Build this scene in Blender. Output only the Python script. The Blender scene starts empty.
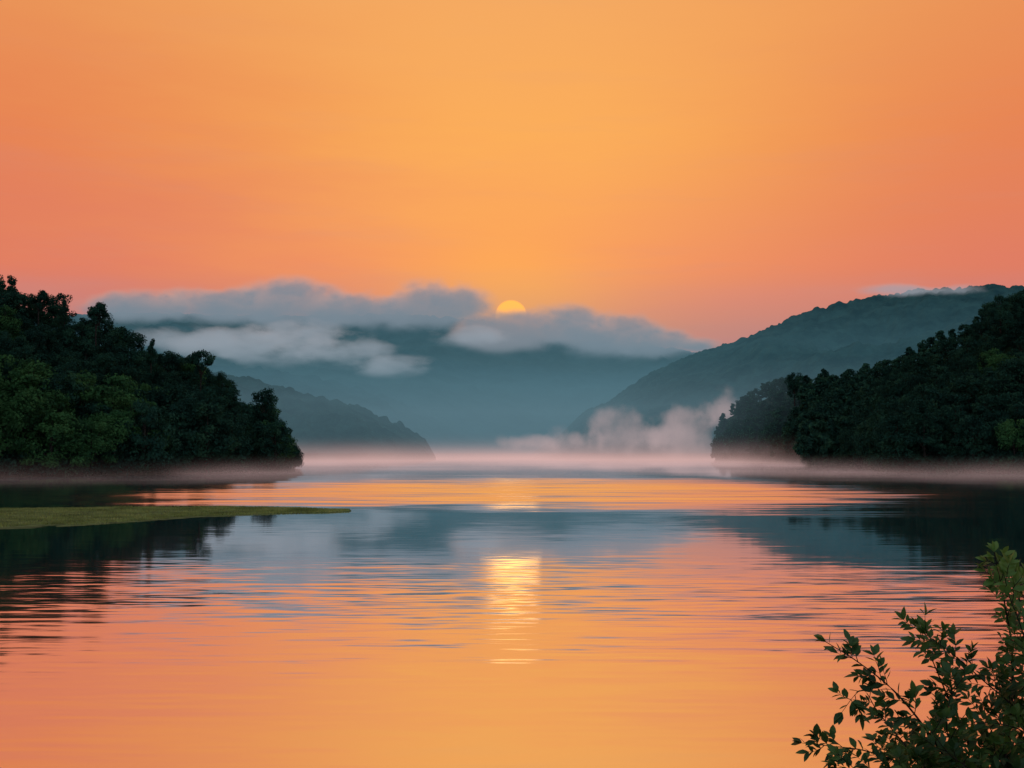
import bpy, math, random
import numpy as np
from mathutils import Vector, Matrix
random.seed(7); rng=np.random.default_rng(11)
scene=bpy.context.scene
scene.view_settings.view_transform='Standard'
scene.view_settings.look='None'
scene.view_settings.exposure=0
COL=scene.collection
F=1138.0; H=5.0; PITCH=math.atan(71/F)
def P(u,v,d):
    up=(384-v)/F*d
    return Vector(((u-512)/F*d, d*math.cos(PITCH)-up*math.sin(PITCH), H+d*math.sin(PITCH)+up*math.cos(PITCH)))
def lin(r,g,b):
    f=lambda c:(c/255/12.92 if c/255<=0.04045 else ((c/255+0.055)/1.055)**2.4)
    return (f(r),f(g),f(b),1.0)

# ---------------- camera
cd=bpy.data.cameras.new("camera"); cam=bpy.data.objects.new("camera",cd); COL.objects.link(cam)
cd.sensor_width=36; cd.lens=F/1024*36; cd.clip_start=0.1; cd.clip_end=30000
cam.location=(0,0,H); cam.rotation_euler=(math.pi/2+PITCH,0,0); scene.camera=cam

# ---------------- node helper
class NT:
    def __init__(s,nt): s.nt=nt; nt.nodes.clear()
    def n(s,t,**k):
        nd=s.nt.nodes.new(t)
        for a,b in k.items(): setattr(nd,a,b)
        return nd
    def l(s,a,b): s.nt.links.new(a,b)
    def put(s,inp,v):
        if isinstance(v,bpy.types.NodeSocket): s.l(v,inp)
        else: inp.default_value=v
    def m(s,op,a,b=0.0,c=0.0,clamp=False):
        nd=s.n('ShaderNodeMath',operation=op,use_clamp=clamp)
        s.put(nd.inputs[0],a); s.put(nd.inputs[1],b); s.put(nd.inputs[2],c); return nd.outputs[0]
    def vm(s,op,a,b=(0,0,0),out=0):
        nd=s.n('ShaderNodeVectorMath',operation=op); s.put(nd.inputs[0],a); s.put(nd.inputs[1],b); return nd.outputs[out]
    def mr(s,v,a,b,c=0.0,d=1.0,smooth=True):
        nd=s.n('ShaderNodeMapRange',interpolation_type='SMOOTHSTEP' if smooth else 'LINEAR')
        for i,x in enumerate((v,a,b,c,d)): s.put(nd.inputs[i],x)
        return nd.outputs[0]
    def mix(s,f,a,b,bt='MIX'):
        nd=s.n('ShaderNodeMix',data_type='RGBA',blend_type=bt); s.put(nd.inputs[0],f); s.put(nd.inputs[6],a); s.put(nd.inputs[7],b); return nd.outputs[2]
    def ramp(s,f,els):
        nd=s.n('ShaderNodeValToRGB'); cr=nd.color_ramp
        while len(cr.elements)<len(els): cr.elements.new(0.5)
        for e,(p,c) in zip(cr.elements,els): e.position=p; e.color=c
        s.put(nd.inputs[0],f); return nd.outputs[0]
    def noise(s,vec,scale,detail=3,rough=.5,out='Fac'):
        nd=s.n('ShaderNodeTexNoise'); s.put(nd.inputs['Vector'],vec)
        nd.inputs['Scale'].default_value=scale; nd.inputs['Detail'].default_value=detail; nd.inputs['Roughness'].default_value=rough
        return nd.outputs[out]
    def scale(s,vec,sc):
        return s.vm('MULTIPLY',vec,sc)
def newmat(name):
    m=bpy.data.materials.new(name); m.use_nodes=True; return m,NT(m.node_tree)

# ---------------- world
w=bpy.data.worlds.new("World"); scene.world=w; w.use_nodes=True
t=NT(w.node_tree)
tc=t.n('ShaderNodeTexCoord'); D=tc.outputs['Generated']
sx=t.n('ShaderNodeSeparateXYZ'); t.l(D,sx.inputs[0]); X,Y,Z=sx.outputs
nz=t.noise(t.scale(D,(1.2,1.2,7.0)),2.2,5,.6)
nz2=t.noise(t.scale(D,(2.0,2.0,16.0)),2.6,5,.6)
Zn=t.m('ADD',Z,t.m('MULTIPLY',t.m('SUBTRACT',nz,.5),.10))
centre=t.ramp(Zn,[(0.0,lin(220,132,124)),(.10,lin(231,133,108)),(.155,lin(241,146,92)),(.26,lin(249,170,86)),(.38,lin(244,168,94)),(.62,lin(190,155,135)),(1.0,lin(150,165,185))])
side=t.ramp(Zn,[(0.0,lin(204,126,126)),(.10,lin(216,124,116)),(.155,lin(222,122,97)),(.26,lin(231,131,80)),(.38,lin(233,148,86)),(.62,lin(185,150,135)),(1.0,lin(150,165,185))])
ax=t.m('ABSOLUTE',t.m('ADD',X,t.m('MULTIPLY',t.m('SUBTRACT',nz,.5),.16)))
sf=t.mr(ax,0.03,0.42)
sky=t.mix(sf,centre,side)
veil=t.m('MULTIPLY',t.mr(nz2,.48,.75),t.mr(Z,.36,.08,0.05,.22))
sky=t.mix(veil,sky,lin(205,140,125))
back=t.ramp(Z,[(0.0,lin(150,172,190)),(.4,lin(150,178,205)),(1.0,lin(150,165,185))])
bf=t.mr(Y,.5,-.3)
sky=t.mix(bf,sky,back)
SUNV=P(511,316,1000)-Vector((0,0,H)); SUNV.normalize()
dt=t.vm('DOT_PRODUCT',D,tuple(SUNV),out=1)
halo=t.m('POWER',t.m('MAXIMUM',dt,0.0),220.0)
sky=t.mix(t.m('MULTIPLY',halo,.6),sky,lin(255,176,66))
cr=math.cos(math.radians(.77)); 
disc=t.mr(dt,cr-0.000016,cr+0.000010)
sky=t.mix(disc,sky,(1.5,.58,.045,1))
bg=t.n('ShaderNodeBackground'); t.put(bg.inputs[0],sky); bg.inputs[1].default_value=1.0
st=t.n('ShaderNodeTexSky'); st.sky_type='NISHITA'; st.sun_disc=False; st.sun_elevation=math.asin(SUNV.z); st.sun_rotation=0.0
bg2=t.n('ShaderNodeBackground'); t.l(st.outputs[0],bg2.inputs[0]); bg2.inputs[1].default_value=0.0015
ad=t.n('ShaderNodeAddShader'); t.l(bg.outputs[0],ad.inputs[0]); t.l(bg2.outputs[0],ad.inputs[1])
wo=t.n('ShaderNodeOutputWorld'); t.l(ad.outputs[0],wo.inputs[0])
sl=bpy.data.lights.new("sun","SUN"); so=bpy.data.objects.new("sun",sl); COL.objects.link(so)
sl.energy=0.0050; sl.angle=math.radians(3.2); sl.color=(1,.52,.15)
so.rotation_euler=(-SUNV).to_track_quat('-Z','Y').to_euler()

# ---------------- numpy noise
def vnoise(x,y,seed):
    r=np.random.default_rng(seed); T=r.random((256,256))
    xi=np.floor(x).astype(int); yi=np.floor(y).astype(int); fx=x-xi; fy=y-yi
    fx=fx*fx*(3-2*fx); fy=fy*fy*(3-2*fy)
    a=T[xi%256,yi%256]; b=T[(xi+1)%256,yi%256]; c=T[xi%256,(yi+1)%256]; d=T[(xi+1)%256,(yi+1)%256]
    return (a*(1-fx)+b*fx)*(1-fy)+(c*(1-fx)+d*fx)*fy
def fbm(x,y,seed,o=4):
    s=0;a=.5
    for i in range(o):
        s=s+a*(vnoise(x,y,seed+i)-.5)*2; x=x*2.03+7.1; y=y*2.03+3.3; a*=.5
    return s
def mesh_from(name,V,Fc,mat,smooth=False):
    V=np.asarray(V,dtype=np.float32); Fc=np.asarray(Fc,dtype=np.int32); k=Fc.shape[1]
    me=bpy.data.meshes.new(name); me.vertices.add(len(V)); me.vertices.foreach_set('co',V.ravel())
    me.loops.add(Fc.size); me.loops.foreach_set('vertex_index',Fc.ravel())
    me.polygons.add(len(Fc)); me.polygons.foreach_set('loop_start',np.arange(0,Fc.size,k,dtype=np.int32))
    me.polygons.foreach_set('loop_total',np.full(len(Fc),k,dtype=np.int32))
    if smooth: me.polygons.foreach_set('use_smooth',np.ones(len(Fc),dtype=bool))
    me.update(calc_edges=True); me.validate(); me.materials.append(mat); return me
def addobj(name,me,kind=None,label=None,cat=None,parent=None,group=None):
    o=bpy.data.objects.new(name,me); COL.objects.link(o)
    if kind:o["kind"]=kind
    if label:o["label"]=label
    if cat:o["category"]=cat
    if group:o["group"]=group
    if parent:o.parent=parent
    return o
def grid_faces(nu,nv):
    i=np.arange(nu-1)[:,None]*nv+np.arange(nv-1)[None,:]; i=i.ravel()
    return np.stack([i,i+nv,i+nv+1,i+1],1)

# ---------------- foliage / terrain materials
def foliage_mat(name,dark,mid,light,nscale,v0=.8,v1=1.15):
    m,t=newmat(name)
    g=t.n('ShaderNodeNewGeometry'); oi=t.n('ShaderNodeObjectInfo')
    n1=t.noise(g.outputs['Position'],nscale,3,.6)
    c=t.ramp(n1,[(.32,dark),(.5,mid),(.68,light)])
    rv=t.mr(oi.outputs['Random'],0,1,v0,v1,False)
    c=t.mix(1.0,c,rv,'MULTIPLY')
    d=t.n('ShaderNodeBsdfDiffuse'); t.put(d.inputs[0],c)
    tr=t.n('ShaderNodeBsdfTranslucent'); t.put(tr.inputs[0],c)
    mx=t.n('ShaderNodeMixShader'); mx.inputs[0].default_value=.2; t.l(d.outputs[0],mx.inputs[1]); t.l(tr.outputs[0],mx.inputs[2])
    o=t.n('ShaderNodeOutputMaterial'); t.l(mx.outputs[0],o.inputs[0]); return m
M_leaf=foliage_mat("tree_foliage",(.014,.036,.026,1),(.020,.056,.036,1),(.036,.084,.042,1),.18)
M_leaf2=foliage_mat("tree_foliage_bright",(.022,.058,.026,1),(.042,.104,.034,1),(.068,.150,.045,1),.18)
def simple(name,c1,c2,sc,rough=.9):
    m,t=newmat(name); g=t.n('ShaderNodeNewGeometry'); n1=t.noise(g.outputs['Position'],sc,5,.6)
    c=t.ramp(n1,[(.35,c1),(.65,c2)]); d=t.n('ShaderNodeBsdfDiffuse'); t.put(d.inputs[0],c)
    o=t.n('ShaderNodeOutputMaterial'); t.l(d.outputs[0],o.inputs[0]); return m
M_bark=simple("bark",(.02,.016,.012,1),(.06,.045,.035,1),3.0)
M_floor=simple("forest_floor",(.01,.02,.01,1),(.025,.045,.02,1),.2)
M_mtn=simple("mountain_forest",(.016,.058,.070,1),(.042,.108,.118,1),.02)  # forest tone shifted blue-teal, distance haze partly put into the base colour
M_mtn2=simple("ridge_forest",(.012,.046,.048,1),(.038,.098,.088,1),.04)  # bluer, lighter forest tone carries some of the aerial haze

# ---------------- ridges
def ridge(name,mat,pts,d_front,d_ridge,nu,nd,spur,canopy,seed,spa=.38,back=.35):
    us=np.linspace(pts[0][0],pts[-1][0],nu); vy=np.interp(us,[p[0] for p in pts],[p[1] for p in pts])
    q=np.linspace(0,1+back,nd)
    U,Q=np.meshgrid(us,q,indexing='ij'); S=np.interp(U,us,455-vy)
    Dd=d_front+(d_ridge-d_front)*Q
    Xw=(U-512)/F*Dd
    zr=H+S/F*d_ridge
    prof=np.where(Q<=1,np.clip(Q,0,1)**.85,1-((Q-1)/back)*.5)
    Zz=-4+(zr+4)*prof
    sp=fbm(Xw/spur,Dd/spur*.6,seed,4)
    env=np.clip(np.sin(np.clip(Q,0,1)*math.pi),0,1)
    Zz+=sp*zr*spa*env
    cn=vnoise(Xw/canopy,Dd/canopy,seed+20)+.6*vnoise(Xw/canopy*2.1,Dd/canopy*2.1,seed+21)
    Zz+=(cn-.8)*canopy*.8*np.clip(zr/40,0,1)
    V=np.stack([Xw,Dd,Zz],-1).reshape(-1,3)
    me=mesh_from(name,V,grid_faces(nu,nd),mat,False)
    return addobj(name,me,kind="structure")
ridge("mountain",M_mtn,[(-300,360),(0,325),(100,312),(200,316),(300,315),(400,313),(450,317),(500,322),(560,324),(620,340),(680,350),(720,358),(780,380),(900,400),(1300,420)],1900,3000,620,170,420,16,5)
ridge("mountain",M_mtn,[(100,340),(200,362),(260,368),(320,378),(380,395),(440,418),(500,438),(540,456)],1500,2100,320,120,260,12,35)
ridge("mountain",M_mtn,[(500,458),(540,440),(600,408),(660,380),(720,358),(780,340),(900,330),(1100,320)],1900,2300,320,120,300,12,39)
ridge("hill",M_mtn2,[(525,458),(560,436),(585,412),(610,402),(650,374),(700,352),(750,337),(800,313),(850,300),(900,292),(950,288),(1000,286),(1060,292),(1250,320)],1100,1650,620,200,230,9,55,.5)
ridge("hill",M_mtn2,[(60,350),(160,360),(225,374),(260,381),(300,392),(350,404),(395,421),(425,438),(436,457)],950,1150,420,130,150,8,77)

# ---------------- wooded banks
LS=[(-120,210),(-60,195),(0,180),(30,166),(60,158),(90,150),(130,122),(160,108),(200,95),(225,80),(245,58),(265,52),(280,30),(292,10),(300,-5)]
LB=[(-120,25),(0,22),(150,20),(280,17),(300,16)]
RS=[(712,-5),(718,24),(724,50),(740,60),(770,76),(790,82),(830,86),(870,93),(900,107),(950,130),(1000,156),(1024,175),(1120,205)]
RB=[(705,6.8),(760,8.2),(800,9.5),(806,12),(865,13.5),(885,17.5),(1024,18.5),(1120,19)]
def bankfn(Sp,Bp,depth,treeh):
    def fn(u,d):
        S=np.interp(u,*zip(*Sp)); b=np.interp(u,*zip(*Bp)); d0=H*F/b
        q=np.clip((d-d0)/depth,-.1,1.3)
        zt=np.maximum(H+S/F*d-treeh,0.3)
        z=np.where(q<0,q*30,.6*np.clip(q*25,0,1)+zt*np.clip(q,0,1)**.85)
        z=np.where(S<4,np.minimum(z,-.5+S*.2),z)
        return z,S,d0,q
    return fn
def bank(name,Sp,Bp,depth,treeh,u0,u1):
    fn=bankfn(Sp,Bp,depth,treeh)
    us=np.linspace(u0,u1,200); q=np.linspace(-.05,1.3,90)
    U,Q=np.meshgrid(us,q,indexing='ij'); b=np.interp(U,*zip(*Bp)); Dd=H*F/b+Q*depth
    z,_,_,_=fn(U,Dd)
    X_=(U-512)/F*Dd; z=z+fbm(X_/9,Dd/9,5,3)*1.0*np.clip(Q*8,0,1)
    me=mesh_from(name,np.stack([X_,Dd,z],-1).reshape(-1,3),grid_faces(200,90),M_floor,True)
    addobj(name,me,kind="structure"); return fn
fnL=bank("terrain",LS,LB,95,13,-120,300)
fnR=bank("terrain",RS,RB,130,14,705,1120)

def clumps(centres,radii,per,size,r):
    c=np.repeat(centres,per,0); rr=np.repeat(radii,per)
    N=len(c); dirv=r.normal(size=(N,3)); dirv/=np.linalg.norm(dirv,axis=1)[:,None]
    rad=rr*(.5+.75*r.random(N)**.8); p=c+dirv*rad[:,None]*np.array([1,1,.75])
    nrm=dirv*.9+r.normal(size=(N,3))*.5; nrm/=np.linalg.norm(nrm,axis=1)[:,None]
    a=np.cross(nrm,r.normal(size=(N,3))); a/=np.linalg.norm(a,axis=1)[:,None]; b=np.cross(nrm,a)
    s=size*(.6+.8*r.random(N)); a*=s[:,None]; b*=(s*.6)[:,None]
    V=np.stack([p-a,p-b*.9+a*.1,p+a,p+b],1).reshape(-1,3)
    return V
def crown(kind,r,per=105,size=.34):
    C=[];R=[]
    if kind=='round':
        n=38
        for i in range(n):
            a=r.random()*6.283; zz=r.random(); rad=math.sqrt(r.random())*5.0*math.sqrt(max(0.05,1-abs(zz*1.5-.6)**2.2)) 
            C.append((math.cos(a)*rad,math.sin(a)*rad,3.0+zz*11.4)); R.append(.8+r.random()*1.4)
    elif kind=='tall':
        for i in range(34):
            a=r.random()*6.283; zz=r.random(); rad=math.sqrt(r.random())*(3.6*(1-zz*.7))
            C.append((math.cos(a)*rad,math.sin(a)*rad,2.5+zz*12.3)); R.append(.7+r.random()*1.0)
    elif kind=='umbrella':
        for i in range(26):
            a=r.random()*6.283; rad=math.sqrt(r.random())*4.6; zz=r.random()
            C.append((math.cos(a)*rad,math.sin(a)*rad,11.0+zz*3.6-rad*.35)); R.append(.8+r.random()*.7)
        for i in range(4):
            a=r.random()*6.283; C.append((math.cos(a)*1.8,math.sin(a)*1.8,7+r.random()*2)); R.append(.9)
    elif kind=='wide':
        for i in range(42):
            a=r.random()*6.283; zz=r.random(); rad=math.sqrt(r.random())*6.3*math.sqrt(max(.05,1-zz**2*.8))
            C.append((math.cos(a)*rad,math.sin(a)*rad,2.0+zz*11.5)); R.append(.9+r.random()*1.4)
    C=np.array(C);R=np.array(R)
    return clumps(C,R,per,size,r),C
def tube(path,rads,k=6):
    V=[];Fc=[]
    path=[Vector(p) for p in path]
    for i,p in enumerate(path):
        d=(path[min(i+1,len(path)-1)]-path[max(i-1,0)]).normalized()
        a=d.orthogonal().normalized(); b=d.cross(a)
        for j in range(k):
            an=j/k*6.2832; V.append(p+(a*math.cos(an)+b*math.sin(an))*rads[i])
    for i in range(len(path)-1):
        for j in range(k):
            Fc.append((i*k+j,i*k+(j+1)%k,(i+1)*k+(j+1)%k,(i+1)*k+j))
    return V,Fc
def joinT(parts):
    V=[];Fc=[]
    for v,fc in parts:
        o=len(V); V+= [tuple(x) for x in v]; Fc+=[tuple(i+o for i in q) for q in fc]
    return np.array(V),np.array(Fc)
def trunkmesh(C,r,top):
    parts=[tube([(0,0,-1.5),(.1,.05,3),(.25,-.1,7),(.1,.1,top)],[.42,.32,.22,.06])]
    for i in range(0,len(C),3):
        c=C[i]; z0=min(max(2.5,c[2]*.55),top-1)
        parts.append(tube([(.1,0,z0),(c[0]*.5,c[1]*.5,z0*.4+c[2]*.6),tuple(c)],[.14,.09,.03],4))
    V,Fc=joinT(parts); return V,Fc
KINDS=['round','round','tall','wide','umbrella','wide']
VAR=[]
for i,k in enumerate(KINDS):
    r=np.random.default_rng(100+i); cv,C=crown(k,r)
    n=len(cv)//4
    mats=[M_leaf,M_leaf2]
    mes=[mesh_from("crown",cv,np.arange(n*4).reshape(n,4),mm) for mm in mats]
    tv,tf=trunkmesh(C,r,12.5 if k!='umbrella' else 13)
    mt=mesh_from("trunk",tv,tf,M_bark,True); VAR.append((k,mes,mt))
LAB={'round':"dense rounded dark green tree on the wooded bank",'tall':"narrow tall dark green tree on the wooded bank",
 'umbrella':"flat-topped tree with a bare trunk above the canopy",'wide':"broad spreading leafy tree on the wooded lake bank"}
def place_tree(x,y,z,h,vi,bright,rot,wid=1.0):
    k,mes,mt=VAR[vi]
    e=bpy.data.objects.new("tree",None); e.empty_display_size=1; COL.objects.link(e)
    e.location=(x,y,z); s=h/16; e.scale=(s*wid,s*wid,s); e.rotation_euler=(0,0,rot)
    e["label"]=LAB[k]; e["category"]="tree"; e["group"]="trees on the wooded lake banks"
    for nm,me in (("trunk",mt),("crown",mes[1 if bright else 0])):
        o=bpy.data.objects.new(nm,me); COL.objects.link(o); o.parent=e
def scatter(fn,u0,u1,Bp,depth,mind,N,seed):
    r=np.random.default_rng(seed); pts=[]; cell={}
    for i in range(N):
        u=u0+(u1-u0)*r.random(); b=np.interp(u,*zip(*Bp)); d0=H*F/b; d=d0+1+depth*1.08*r.random()**1.15
        x=(u-512)/F*d
        sc=mind*(1 if d<600 else 1.25)
        key=(int(x//10),int(d//10)); ok=True
        for a in (-1,0,1):
            for c in (-1,0,1):
                for p in cell.get((key[0]+a,key[1]+c),[]):
                    if (p[0]-x)**2+(p[1]-d)**2<sc*sc: ok=False
        if not ok: continue
        z,S,d_0,q=fn(u,d)
        if S<6: continue
        cell.setdefault(key,[]).append((x,d)); pts.append((x,d,float(z),u,float(S),float(q)))
    return pts
ptsL=scatter(fnL,-40,296,LB,95,6.2,5000,1)
ptsR=scatter(fnR,716,1060,RB,130,7.0,16000,2)
r=np.random.default_rng(5)
items=[]
for side_,pts in (('L',ptsL),('R',ptsR)):
    for (x,d,z,u,S,q) in pts:
        avail=H+S/F*d*(.95+.09*r.random())-z
        hh=13+7*r.random() if q<.35 else 10+5*r.random()
        h=max(4.5,min(hh,avail)) if avail>3 else 4
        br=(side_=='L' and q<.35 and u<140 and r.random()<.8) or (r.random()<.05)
        vi=int(r.choice([0,1,2,3,5],p=[.25,.25,.14,.18,.18]))
        items.append((d,x,z,h,vi,br,r.random()*6.28,.95+.3*r.random()))
items.sort()
LIM=285
for it in items[:LIM]:
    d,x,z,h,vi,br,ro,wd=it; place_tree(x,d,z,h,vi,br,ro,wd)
for (u,v,d,h,vi) in [(36,286,345,13,4),(94,298,345,14,4),(8,274,350,13,2),(200,347,350,15,4),(264,388,345,17,1),(222,372,352,12,0),(62,298,350,9,2),(150,338,350,10,2),(795,372,600,17,0),(1003,292,410,14,3)]:
    ztop=H+(455-v)/F*d; place_tree((u-512)/F*d,d,ztop-h*.97,h,vi,False,u*.1,.8)
rest=items[LIM:]
if rest:
    VV=[]; base=[]
    for i,k in enumerate(['round','tall','wide','round']):
        cv,_=crown(k,np.random.default_rng(300+i),per=26,size=.8); base.append(cv)
    for it in rest:
        d,x,z,h,vi,br,ro,wd=it; b=base[vi%4]; s=h/16; c,s_=math.cos(ro),math.sin(ro)
        q=b*np.array([s*wd,s*wd,s]); VV.append(np.stack([q[:,0]*c-q[:,1]*s_+x,q[:,0]*s_+q[:,1]*c+d,q[:,2]+z],1))
    V=np.concatenate(VV); n=len(V)//4
    addobj("woodland",mesh_from("woodland",V,np.arange(n*4).reshape(n,4),M_leaf),kind="stuff",label="dense dark green woodland covering the lake shore hill",cat="woodland")
def undergrowth(pts_fn,Bp,u0,u1,n,seed):
    r=np.random.default_rng(seed); C=[];R=[]
    for i in range(n):
        u=u0+(u1-u0)*r.random(); b=np.interp(u,*zip(*Bp)); d=H*F/b+r.random()*10-1
        z,S,_,_=pts_fn(u,d)
        if S<2: continue
        C.append(((u-512)/F*d,d,max(float(z),0)+.6+r.random()*2.2)); R.append(.9+r.random()*1.3)
    V=clumps(np.array(C),np.array(R),45,.4,r); n=len(V)//4
    addobj("undergrowth",mesh_from("undergrowth",V,np.arange(n*4).reshape(n,4),M_leaf),kind="stuff",label="dark leafy undergrowth hanging over the waterline",cat="undergrowth")
undergrowth(fnL,LB,-40,298,420,1); undergrowth(fnR,RB,716,1060,900,2)

# ---------------- water
mw,t=newmat("lake_water")
g=t.n('ShaderNodeNewGeometry'); pos=g.outputs['Position']
s3=t.n('ShaderNodeSeparateXYZ'); t.l(pos,s3.inputs[0]); wx,wy,_=s3.outputs
bign=t.noise(t.scale(pos,(.010,.03,0)),1.0,5,.62)
yy=t.m('ADD',wy,t.m('MULTIPLY',t.m('SUBTRACT',bign,.5),110.0))
zone=t.m('MULTIPLY',t.mr(yy,90,150),t.mr(yy,300,150,.18,1.0))
zone=t.m('MULTIPLY',zone,t.mr(t.m('ABSOLUTE',wx),18,62,1.0,.30))
def slope(vec,sc,amp,det):
    c=t.noise(vec,sc,det,.55,'Color'); return t.vm('MULTIPLY',t.vm('SUBTRACT',c,(.5,.5,.5)),amp)
def bc(s):
    c=t.n('ShaderNodeCombineXYZ')
    for i in range(3): t.put(c.inputs[i],s)
    return c.outputs[0]
a1=slope(t.scale(pos,(.10,1,1)),.9,(.015,.075,0),2)
a2=slope(t.scale(pos,(.13,1,1)),3.4,(.015,.17,0),2)
patch=t.mr(t.noise(t.scale(pos,(.025,.09,0)),1.0,2,.5),.35,.65,.6,1.25)
nearf=t.m('MULTIPLY',t.m('MULTIPLY',t.mr(wy,17,32,.50,1.0),t.mr(wy,38,60,1.0,.14)),patch)
calm=t.vm('MULTIPLY',t.vm('ADD',a1,a2),bc(nearf))
a3=slope(t.scale(pos,(.06,.5,1)),1.0,(.05,.34,0),3)
rz=t.vm('MULTIPLY',t.vm('ADD',a3,(0,-.080,0)),bc(zone))
nn=t.vm('NORMALIZE',t.vm('ADD',t.vm('ADD',calm,rz),(0,-.017,1)))
gl=t.n('ShaderNodeBsdfGlossy'); gl.inputs['Color'].default_value=(.94,.94,.96,1)
rg=t.m('ADD',t.mr(wy,26,60,.085,.045),t.m('MULTIPLY',zone,.08))
t.put(gl.inputs['Roughness'],rg); t.l(nn,gl.inputs['Normal'])
df=t.n('ShaderNodeBsdfDiffuse'); df.inputs[0].default_value=(.01,.10,.13,1)
mx=t.n('ShaderNodeMixShader'); mx.inputs[0].default_value=.95; t.l(df.outputs[0],mx.inputs[1]); t.l(gl.outputs[0],mx.inputs[2])
o=t.n('ShaderNodeOutputMaterial'); t.l(mx.outputs[0],o.inputs[0])
me=mesh_from("water",[(-6000,-400,0),(6000,-400,0),(6000,9000,0),(-6000,9000,0)],[(0,1,2,3)],mw)
addobj("water",me,kind="structure")

# ---------------- grassy spit
M_spit=simple("mud_and_turf",(.06,.07,.035,1),(.17,.20,.075,1),.6)
nu,nd=160,40
top=[(-200,505),(0,507),(80,506),(160,505.5),(240,506),(300,507.5),(352,510.5)]
bot=[(-200,540),(0,531),(60,528),(140,522),(210,517),(280,514.3),(330,512.7),(352,511)]
us=np.linspace(-200,352,nu); q=np.linspace(0,1,nd); U,Q=np.meshgrid(us,q,indexing='ij')
dn=H*F/(np.interp(U,*zip(*bot))-455); dfr=H*F/(np.interp(U,*zip(*top))-455)
Dd=dn+(dfr-dn)*Q; X_=(U-512)/F*Dd
edge=np.sin(Q*math.pi)**.5
Zs=-.07+edge*.17+fbm(X_/3,Dd/3,9,4)*.10*edge; Zs=np.where(Q<.001,-.12,Zs); Zs=np.where(Q>.999,-.12,Zs)
addobj("grass_spit",mesh_from("grass_spit",np.stack([X_,Dd,Zs],-1).reshape(-1,3),grid_faces(nu,nd),M_spit,True),kind="structure")
M_grass=foliage_mat("grass",(.12,.14,.04,1),(.26,.29,.08,1),(.42,.43,.14,1),.35,1.0,1.0)
N=34000; u=rng.uniform(-60,350,N); qq=rng.uniform(.05,.95,N)
dn=H*F/(np.interp(u,*zip(*bot))-455); dfr=H*F/(np.interp(u,*zip(*top))-455); d=dn+(dfr-dn)*qq; x=(u-512)/F*d
e_=np.sin(qq*math.pi)**.5
dens=fbm(x/3,d/3,9,4)*.10*e_+e_*.17-.07; keep=dens>.02; x=x[keep];d=d[keep];qq=qq[keep]; N=len(x)
hh=rng.uniform(.04,.20,N)*np.sin(qq*math.pi)**.5; an=rng.uniform(0,6.28,N); wv=.04
base=np.stack([x,d,np.zeros(N)+.0],1); dv=np.stack([np.cos(an)*wv,np.sin(an)*wv,np.zeros(N)],1)
tip=base+np.stack([rng.normal(0,.06,N),rng.normal(0,.06,N),hh+.09],1)
V=np.stack([base-dv,base+dv,tip],1).reshape(-1,3)
addobj("grass",mesh_from("grass",V,np.arange(N*3).reshape(N,3),M_grass),kind="stuff",label="short yellow-green grass on the low spit",cat="grass")

# ---------------- near bank under the camera (below the view)
M_bank=simple("bank_turf",(.03,.05,.015,1),(.07,.10,.03,1),1.2)
xs=np.linspace(-40,40,120); ys=np.linspace(-60,12.5,110); Xg,Yg=np.meshgrid(xs,ys,indexing='ij')
Zg=3.3*np.clip((11.5-Yg)/8.0,-.2,1)**1+fbm(Xg/4,Yg/4,3,3)*.18
addobj("ground",mesh_from("ground",np.stack([Xg,Yg,Zg],-1).reshape(-1,3),grid_faces(120,110),M_bank,True),kind="structure")

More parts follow.
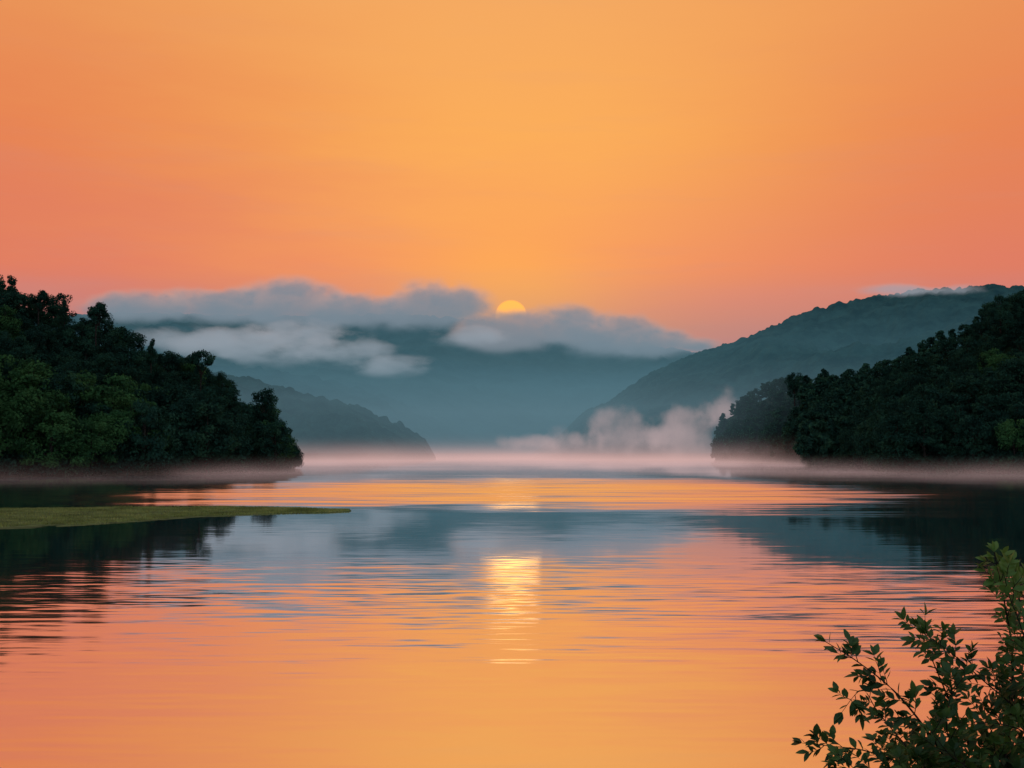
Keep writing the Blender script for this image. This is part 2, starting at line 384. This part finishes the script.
# ---------------- volumes
def vol_mat(name,dens,edgecol,corecol,nscale,thr,noiseamp,stretch=(1,1,1),mode='ellipsoid',det=4,gain=1.6,step=1.5):
    m,t=newmat(name)
    try: m.cycles.volume_step_rate=step
    except Exception: pass
    g=t.n('ShaderNodeNewGeometry'); tcx=t.n('ShaderNodeTexCoord'); ob=tcx.outputs['Object']
    nv=t.noise(t.scale(g.outputs['Position'],stretch),nscale,det,.58)
    nb=t.m('MULTIPLY',t.m('SUBTRACT',nv,.5),noiseamp)
    if mode=='ellipsoid':
        rr=t.vm('LENGTH',ob,out=1)
        so_=t.n('ShaderNodeSeparateXYZ'); t.l(ob,so_.inputs[0])
        d0=t.m('ADD',t.m('MULTIPLY',t.m('SUBTRACT',1.0,rr),gain),t.m('SUBTRACT',nb,thr))
        d=t.m('MULTIPLY',d0,t.mr(rr,1.0,.65))
        dn=t.m('MINIMUM',t.m('MAXIMUM',d,0.0),.9)
        # sunlit rim painted into the glow colour: warm thin tops, cool cores, fading undersides
        up=t.mr(so_.outputs[2],-.35,.35)
        rim=t.m('MULTIPLY',t.mr(dn,.8,0.0),up)
        col=t.mix(rim,corecol,edgecol)
        d=t.m('MULTIPLY',dn,t.m('MULTIPLY',dens,t.mr(so_.outputs[2],-.85,-.05,.15,1.0)))
    else:
        sp=t.n('ShaderNodeSeparateXYZ'); t.l(ob,sp.inputs[0])
        hz=t.m('POWER',t.m('SUBTRACT',1.0,sp.outputs[2],clamp=True),3.0)
        ex=t.m('MULTIPLY',t.mr(t.m('ABSOLUTE',sp.outputs[0]),1.0,.7),t.mr(t.m('ABSOLUTE',sp.outputs[1]),1.0,.75))
        d=t.m('MULTIPLY',t.m('MULTIPLY',hz,ex),t.m('MAXIMUM',t.m('ADD',nb,1.0-thr),0.0))
        d=t.m('MULTIPLY',d,dens); col=corecol
    em=t.n('ShaderNodeEmission'); t.put(em.inputs[0],col); t.put(em.inputs[1],d)  # self-glow stands in for light scattered inside cloud and mist
    ab=t.n('ShaderNodeVolumeAbsorption'); ab.inputs[0].default_value=(0,0,0,1); t.put(ab.inputs[1],d)
    ad=t.n('ShaderNodeAddShader'); t.l(ab.outputs[0],ad.inputs[0]); t.l(em.outputs[0],ad.inputs[1])
    o=t.n('ShaderNodeOutputMaterial'); t.l(ad.outputs[0],o.inputs['Volume'])
    return m
def ico(name,mat):
    import bmesh
    bm=bmesh.new(); bmesh.ops.create_icosphere(bm,subdivisions=3,radius=1.0); me=bpy.data.meshes.new(name); bm.to_mesh(me); bm.free(); me.materials.append(mat); return me
V_c1=vol_mat("ridge_cloud",.042,lin(208,164,152),lin(128,136,148),.0105,.14,3.7,(.9,1,1.4),det=5)
V_c1b=vol_mat("sun_cloud",.045,lin(212,158,136),lin(138,137,146),.0105,.0,3.2,(.9,1,1.4),det=5)
V_c2=vol_mat("hanging_cloud",.024,lin(186,172,174),lin(158,162,172),.0125,.34,4.2,(.8,1,1.9),det=5)
V_c3=vol_mat("lake_mist_bank",.042,lin(206,172,170),lin(202,170,168),.030,.45,4.6,(1,1,.9),det=5)
mC1=ico("cloud",V_c1); mC1b=ico("cloud",V_c1b); mC2=ico("cloud",V_c2); mC3=ico("cloud",V_c3)
def cloud(u,v,d,ru,rv,dep,me,lab):
    o=bpy.data.objects.new("cloud",me); COL.objects.link(o); o.location=P(u,v,d); o.scale=(ru/F*d*1.3,dep,rv/F*d*1.4)
    o["label"]=lab; o["category"]="cloud"; o["group"]="low clouds and mist banks over the valley"
L1="soft grey-pink cloud lying along the mountain ridge"
for a in [(140,308,60,16),(215,307,70,18),(290,308,60,27),(360,312,60,19),(435,308,58,25),(565,328,52,21),(612,337,55,22),(660,344,45,15),(700,347,30,9)]:
    cloud(a[0],a[1],2650,a[2],a[3],90,mC1,L1)
cloud(508,333,2640,52,20,90,mC1b,"grey-pink cloud hiding the lower half of the sun")
for a in [(245,348,75,21),(185,340,50,16),(300,340,60,20),(348,352,50,20),(394,367,46,11),(470,338,46,11)]:
    cloud(a[0],a[1],2250,a[2],a[3],70,mC2,"pale wisp of cloud hanging against the mountain slope")
cloud(930,291,1600,75,7,60,mC2,"thin pale wisp of cloud on the ridge top")
for a in [(575,440,36,16),(622,434,52,25),(680,434,52,26),(722,414,26,24),(530,442,34,10)]:
    cloud(a[0],a[1],1000,a[2],a[3],30,mC3,"pink mist bank rising from the lake at the hill foot")
def boxmesh(name,mat,pts8):
    Fc=[(0,3,2,1),(4,5,6,7),(0,1,5,4),(1,2,6,5),(2,3,7,6),(3,0,4,7)]
    return mesh_from(name,pts8,Fc,mat)
def haze(name,dens,col,x0,y0,x1,y1,z0,z1):
    mh,t=newmat(name)
    ab=t.n('ShaderNodeVolumeAbsorption'); ab.inputs[0].default_value=(0,0,0,1); ab.inputs[1].default_value=dens
    em=t.n('ShaderNodeEmission'); em.inputs[0].default_value=col; em.inputs[1].default_value=dens  # haze emits its own colour instead of scattering sky light
    ad=t.n('ShaderNodeAddShader'); t.l(ab.outputs[0],ad.inputs[0]); t.l(em.outputs[0],ad.inputs[1]); o=t.n('ShaderNodeOutputMaterial'); t.l(ad.outputs[0],o.inputs['Volume'])
    addobj("haze",boxmesh("haze",mh,[(-x0,y0,z0),(x0,y0,z0),(x1,y1,z0),(-x1,y1,z0),(-x0,y0,z1),(x0,y0,z1),(x1,y1,z1),(-x1,y1,z1)]),kind="structure")
haze("valley_haze",.00045,lin(88,130,144),1500,880,4000,2990,.3,150)
haze("mountain_haze",.00022,lin(90,132,144),3000,1890,4010,2980,.35,330)
haze("lake_haze",.0008,lin(104,132,144),700,640,1800,1500,.4,62)
def layer(name,mat,x0,x1,y0,y1,z0,z1):
    me=boxmesh(name,mat,[(-1,-1,0),(1,-1,0),(1,1,0),(-1,1,0),(-1,-1,1),(1,-1,1),(1,1,1),(-1,1,1)])
    o=addobj(name,me,kind="structure"); o.location=((x0+x1)/2,(y0+y1)/2,z0); o.scale=((x1-x0)/2,(y1-y0)/2,z1-z0)
V_l1=vol_mat("far_mist",.0042,None,lin(226,182,176),.008,.1,4.0,(1,1,2),'layer',3,step=2)
V_l2=vol_mat("water_mist",.011,None,lin(216,180,178),.018,.72,6.0,(.7,1,2),'layer',3,step=2)
layer("mist",V_l1,-450,500,500,1500,.2,20)
layer("mist",V_l2,-230,380,170,640,.1,6.0)

# ---------------- foreground shrub
M_sh,t=newmat("shrub_leaf")
g=t.n('ShaderNodeNewGeometry'); sp=t.n('ShaderNodeSeparateXYZ'); t.l(g.outputs['Position'],sp.inputs[0])
n1=t.noise(g.outputs['Position'],9.0,2,.5)
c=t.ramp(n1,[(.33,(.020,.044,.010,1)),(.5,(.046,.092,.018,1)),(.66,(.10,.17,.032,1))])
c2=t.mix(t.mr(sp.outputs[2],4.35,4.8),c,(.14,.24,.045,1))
d_=t.n('ShaderNodeBsdfPrincipled'); t.put(d_.inputs['Base Color'],c2); d_.inputs['Roughness'].default_value=.5; d_.inputs['Specular IOR Level'].default_value=.3
tr=t.n('ShaderNodeBsdfTranslucent'); t.put(tr.inputs[0],c2)
mx=t.n('ShaderNodeMixShader'); mx.inputs[0].default_value=.3; t.l(d_.outputs[0],mx.inputs[1]); t.l(tr.outputs[0],mx.inputs[2])
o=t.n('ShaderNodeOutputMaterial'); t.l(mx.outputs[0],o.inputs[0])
M_tw=simple("twig_bark",(.015,.011,.008,1),(.05,.035,.025,1),40)
r=random.Random(21)
DP=3.2
branches=[
 ([(1018,960),(1012,860),(1006,768),(1012,700),(1012,650),(1004,600),(994,552)],0.0,.0065),
 ([(1000,930),(985,840),(955,775),(925,728),(893,690),(858,662),(826,642)],-.15,.0055),
 ([(985,900),(960,820),(915,772),(870,752),(830,746),(802,743)],.12,.0045),
 ([(1010,880),(992,800),(965,735),(945,690),(928,650),(918,628)],.1,.0045),
 ([(1030,860),(1035,760),(1020,715),(985,682),(950,652),(925,634)],-.1,.004),
 ([(985,880),(950,800),(905,745),(878,712),(862,690),(842,712)],.2,.0035),
 ([(1020,900),(1000,830),(970,770),(948,735),(950,700),(965,675)],-.25,.0035),
 ([(1040,900),(1045,800),(1040,700),(1032,640),(1020,600),(1008,568)],.1,.0045),
 ([(990,900),(965,840),(930,790),(900,768),(868,772),(835,765)],0.0,.0035),
 ([(1030,920),(1020,820),(1000,750),(985,715),(990,690),(1000,665)],.2,.0035),
 ([(1050,900),(1050,800),(1030,740),(1005,725),(975,722),(945,712)],-.2,.0035),
 ([(1040,900),(1030,840),(990,790),(960,765),(925,748),(900,735)],.25,.0035),
 ([(1050,900),(1060,760),(1045,680),(1032,620),(1018,585)],.0,.0045),
 ([(1030,940),(1000,860),(960,800),(930,775),(905,765),(880,745)],.3,.0035),
 ([(1040,940),(1020,860),(990,800),(970,770),(950,755),(930,730)],-.3,.0035),
 ([(1045,940),(1040,860),(1015,800),(1000,775),(985,755),(975,735)],.1,.0035),
 ([(1040,940),(1020,880),(980,840),(950,810),(915,795),(885,785)],.1,.0035),
 ([(1060,900),(1060,800),(1040,760),(1025,730),(1015,700),(1010,675)],.15,.0035),
 ([(1060,920),(1050,850),(1025,800),(1010,780),(1000,760),(990,745)],-.15,.0035),
 ([(1040,940),(1010,870),(975,820),(955,790),(935,780),(915,760)],-.2,.0035),
 ([(1060,920),(1045,840),(1030,790),(1018,760),(1008,735),(1015,710)],.2,.0035),
 ([(1060,900),(1052,760),(1036,680),(1022,630),(1010,598),(1004,575)],-.12,.004),
 ([(1050,940),(1030,860),(1000,810),(975,780),(955,775),(940,760)],.05,.0035),
]
wood=[];leafV=[];leafF=[]
def leaf(p,dirv,L):
    d=dirv.normalized(); s=d.cross(Vector((r.uniform(-.6,.6),r.uniform(-1,.2),1))).normalized(); n=s.cross(d).normalized()
    W=L*r.uniform(.20,.28); b=len(leafV)
    prof=[(0,0),(.18,.55),(.42,1.0),(.7,.75),(.88,.35)]
    droop=r.uniform(.02,.22)*L; fold=r.uniform(.1,.5)
    rows=[]
    for tt,wd in prof[1:]:
        c=p+d*(tt*L)-Vector((0,0,1))*droop*tt*tt
        rows.append((c-s*W*wd+n*W*wd*fold,c,c+s*W*wd+n*W*wd*fold))
    tip=p+d*L-Vector((0,0,1))*droop
    leafV.append(p)
    for a in rows: leafV.extend(a)
    leafV.append(tip)
    leafF.append((b,b+2,b+1)); leafF.append((b,b+3,b+2))
    for k in range(3):
        i=b+1+k*3
        for a,c in ((0,1),(1,2)):
            leafF.append((i+a,i+c,i+3+c)); leafF.append((i+a,i+3+c,i+3+a))
    i=b+10; leafF.append((i,i+1,b+13)); leafF.append((i+1,i+2,b+13))
def smoothpath(pts,n=6):
    out=[]
    for i in range(len(pts)-1):
        p0=pts[max(i-1,0)];p1=pts[i];p2=pts[i+1];p3=pts[min(i+2,len(pts)-1)]
        for k in range(n):
            a=k/n; out.append(.5*((2*p1)+(p2-p0)*a+(2*p0-5*p1+4*p2-p3)*a*a+(3*p1-p0-3*p2+p3)*a**3))
    out.append(pts[-1]); return out
ROOT=P(1030,1010,DP); ROOT.z=3.15
for pts,do,r0 in branches:
    W=[ROOT+Vector((r.uniform(-.12,.12),r.uniform(-.12,.12),0))]
    for i,(u_,v_) in enumerate(pts): W.append(P(u_,v_,DP+do*min(1,i/3)+r.uniform(-.03,.03)))
    path=smoothpath(W); n=len(path)
    wood.append(tube(path,[r0*(1-.82*i/(n-1)) for i in range(n)],6))
    L=0; nextt=r.uniform(.02,.05); sd=1
    for i in range(10,n-1):
        seg=path[i+1]-path[i]; L+=seg.length; d=seg.normalized()
        while L>nextt:
            nextt+=r.uniform(.010,.024); sd=-sd
            frac=i/n
            side=d.cross(Vector((0,-1,0))).normalized()*sd
            td=(d*r.uniform(.3,1)+side*r.uniform(.5,1)+Vector((0,r.uniform(-.7,.7),r.uniform(-.1,.35)))).normalized()
            if r.random()<.7:
                tl=r.uniform(.03,.095)*(1.2-.6*frac); tp=[path[i]]
                for k in range(4): 
                    td=(td+Vector((r.uniform(-.2,.2),r.uniform(-.2,.2),r.uniform(-.1,.22)))).normalized(); tp.append(tp[-1]+td*tl/4)
                wood.append(tube(tp,[.0014,.0012,.001,.0008,.0006],4))
                for k in range(1,5):
                    for s_ in (1,-1):
                        if r.random()<.88:
                            sd2=td.cross(Vector((r.uniform(-.4,.4),-1,r.uniform(-.4,.4)))).normalized()*s_
                            leaf(tp[k],td*.7+sd2*r.uniform(.4,1),r.uniform(.022,.042))
                leaf(tp[-1],td,r.uniform(.028,.045))
            else: leaf(path[i],td,r.uniform(.028,.045))
    for k in range(4): leaf(path[-1],(path[-1]-path[-3]).normalized()+Vector((r.uniform(-.7,.7),r.uniform(-.5,.5),r.uniform(-.3,.4))),r.uniform(.028,.045))
e=bpy.data.objects.new("shrub",None); COL.objects.link(e); e.location=ROOT
e["label"]="leafy green shrub with thin branches on the near bank"; e["category"]="shrub"
V,Fc=joinT(wood); V=V-np.array(ROOT); addobj("branches",mesh_from("branches",V,Fc,M_tw,True),parent=e)
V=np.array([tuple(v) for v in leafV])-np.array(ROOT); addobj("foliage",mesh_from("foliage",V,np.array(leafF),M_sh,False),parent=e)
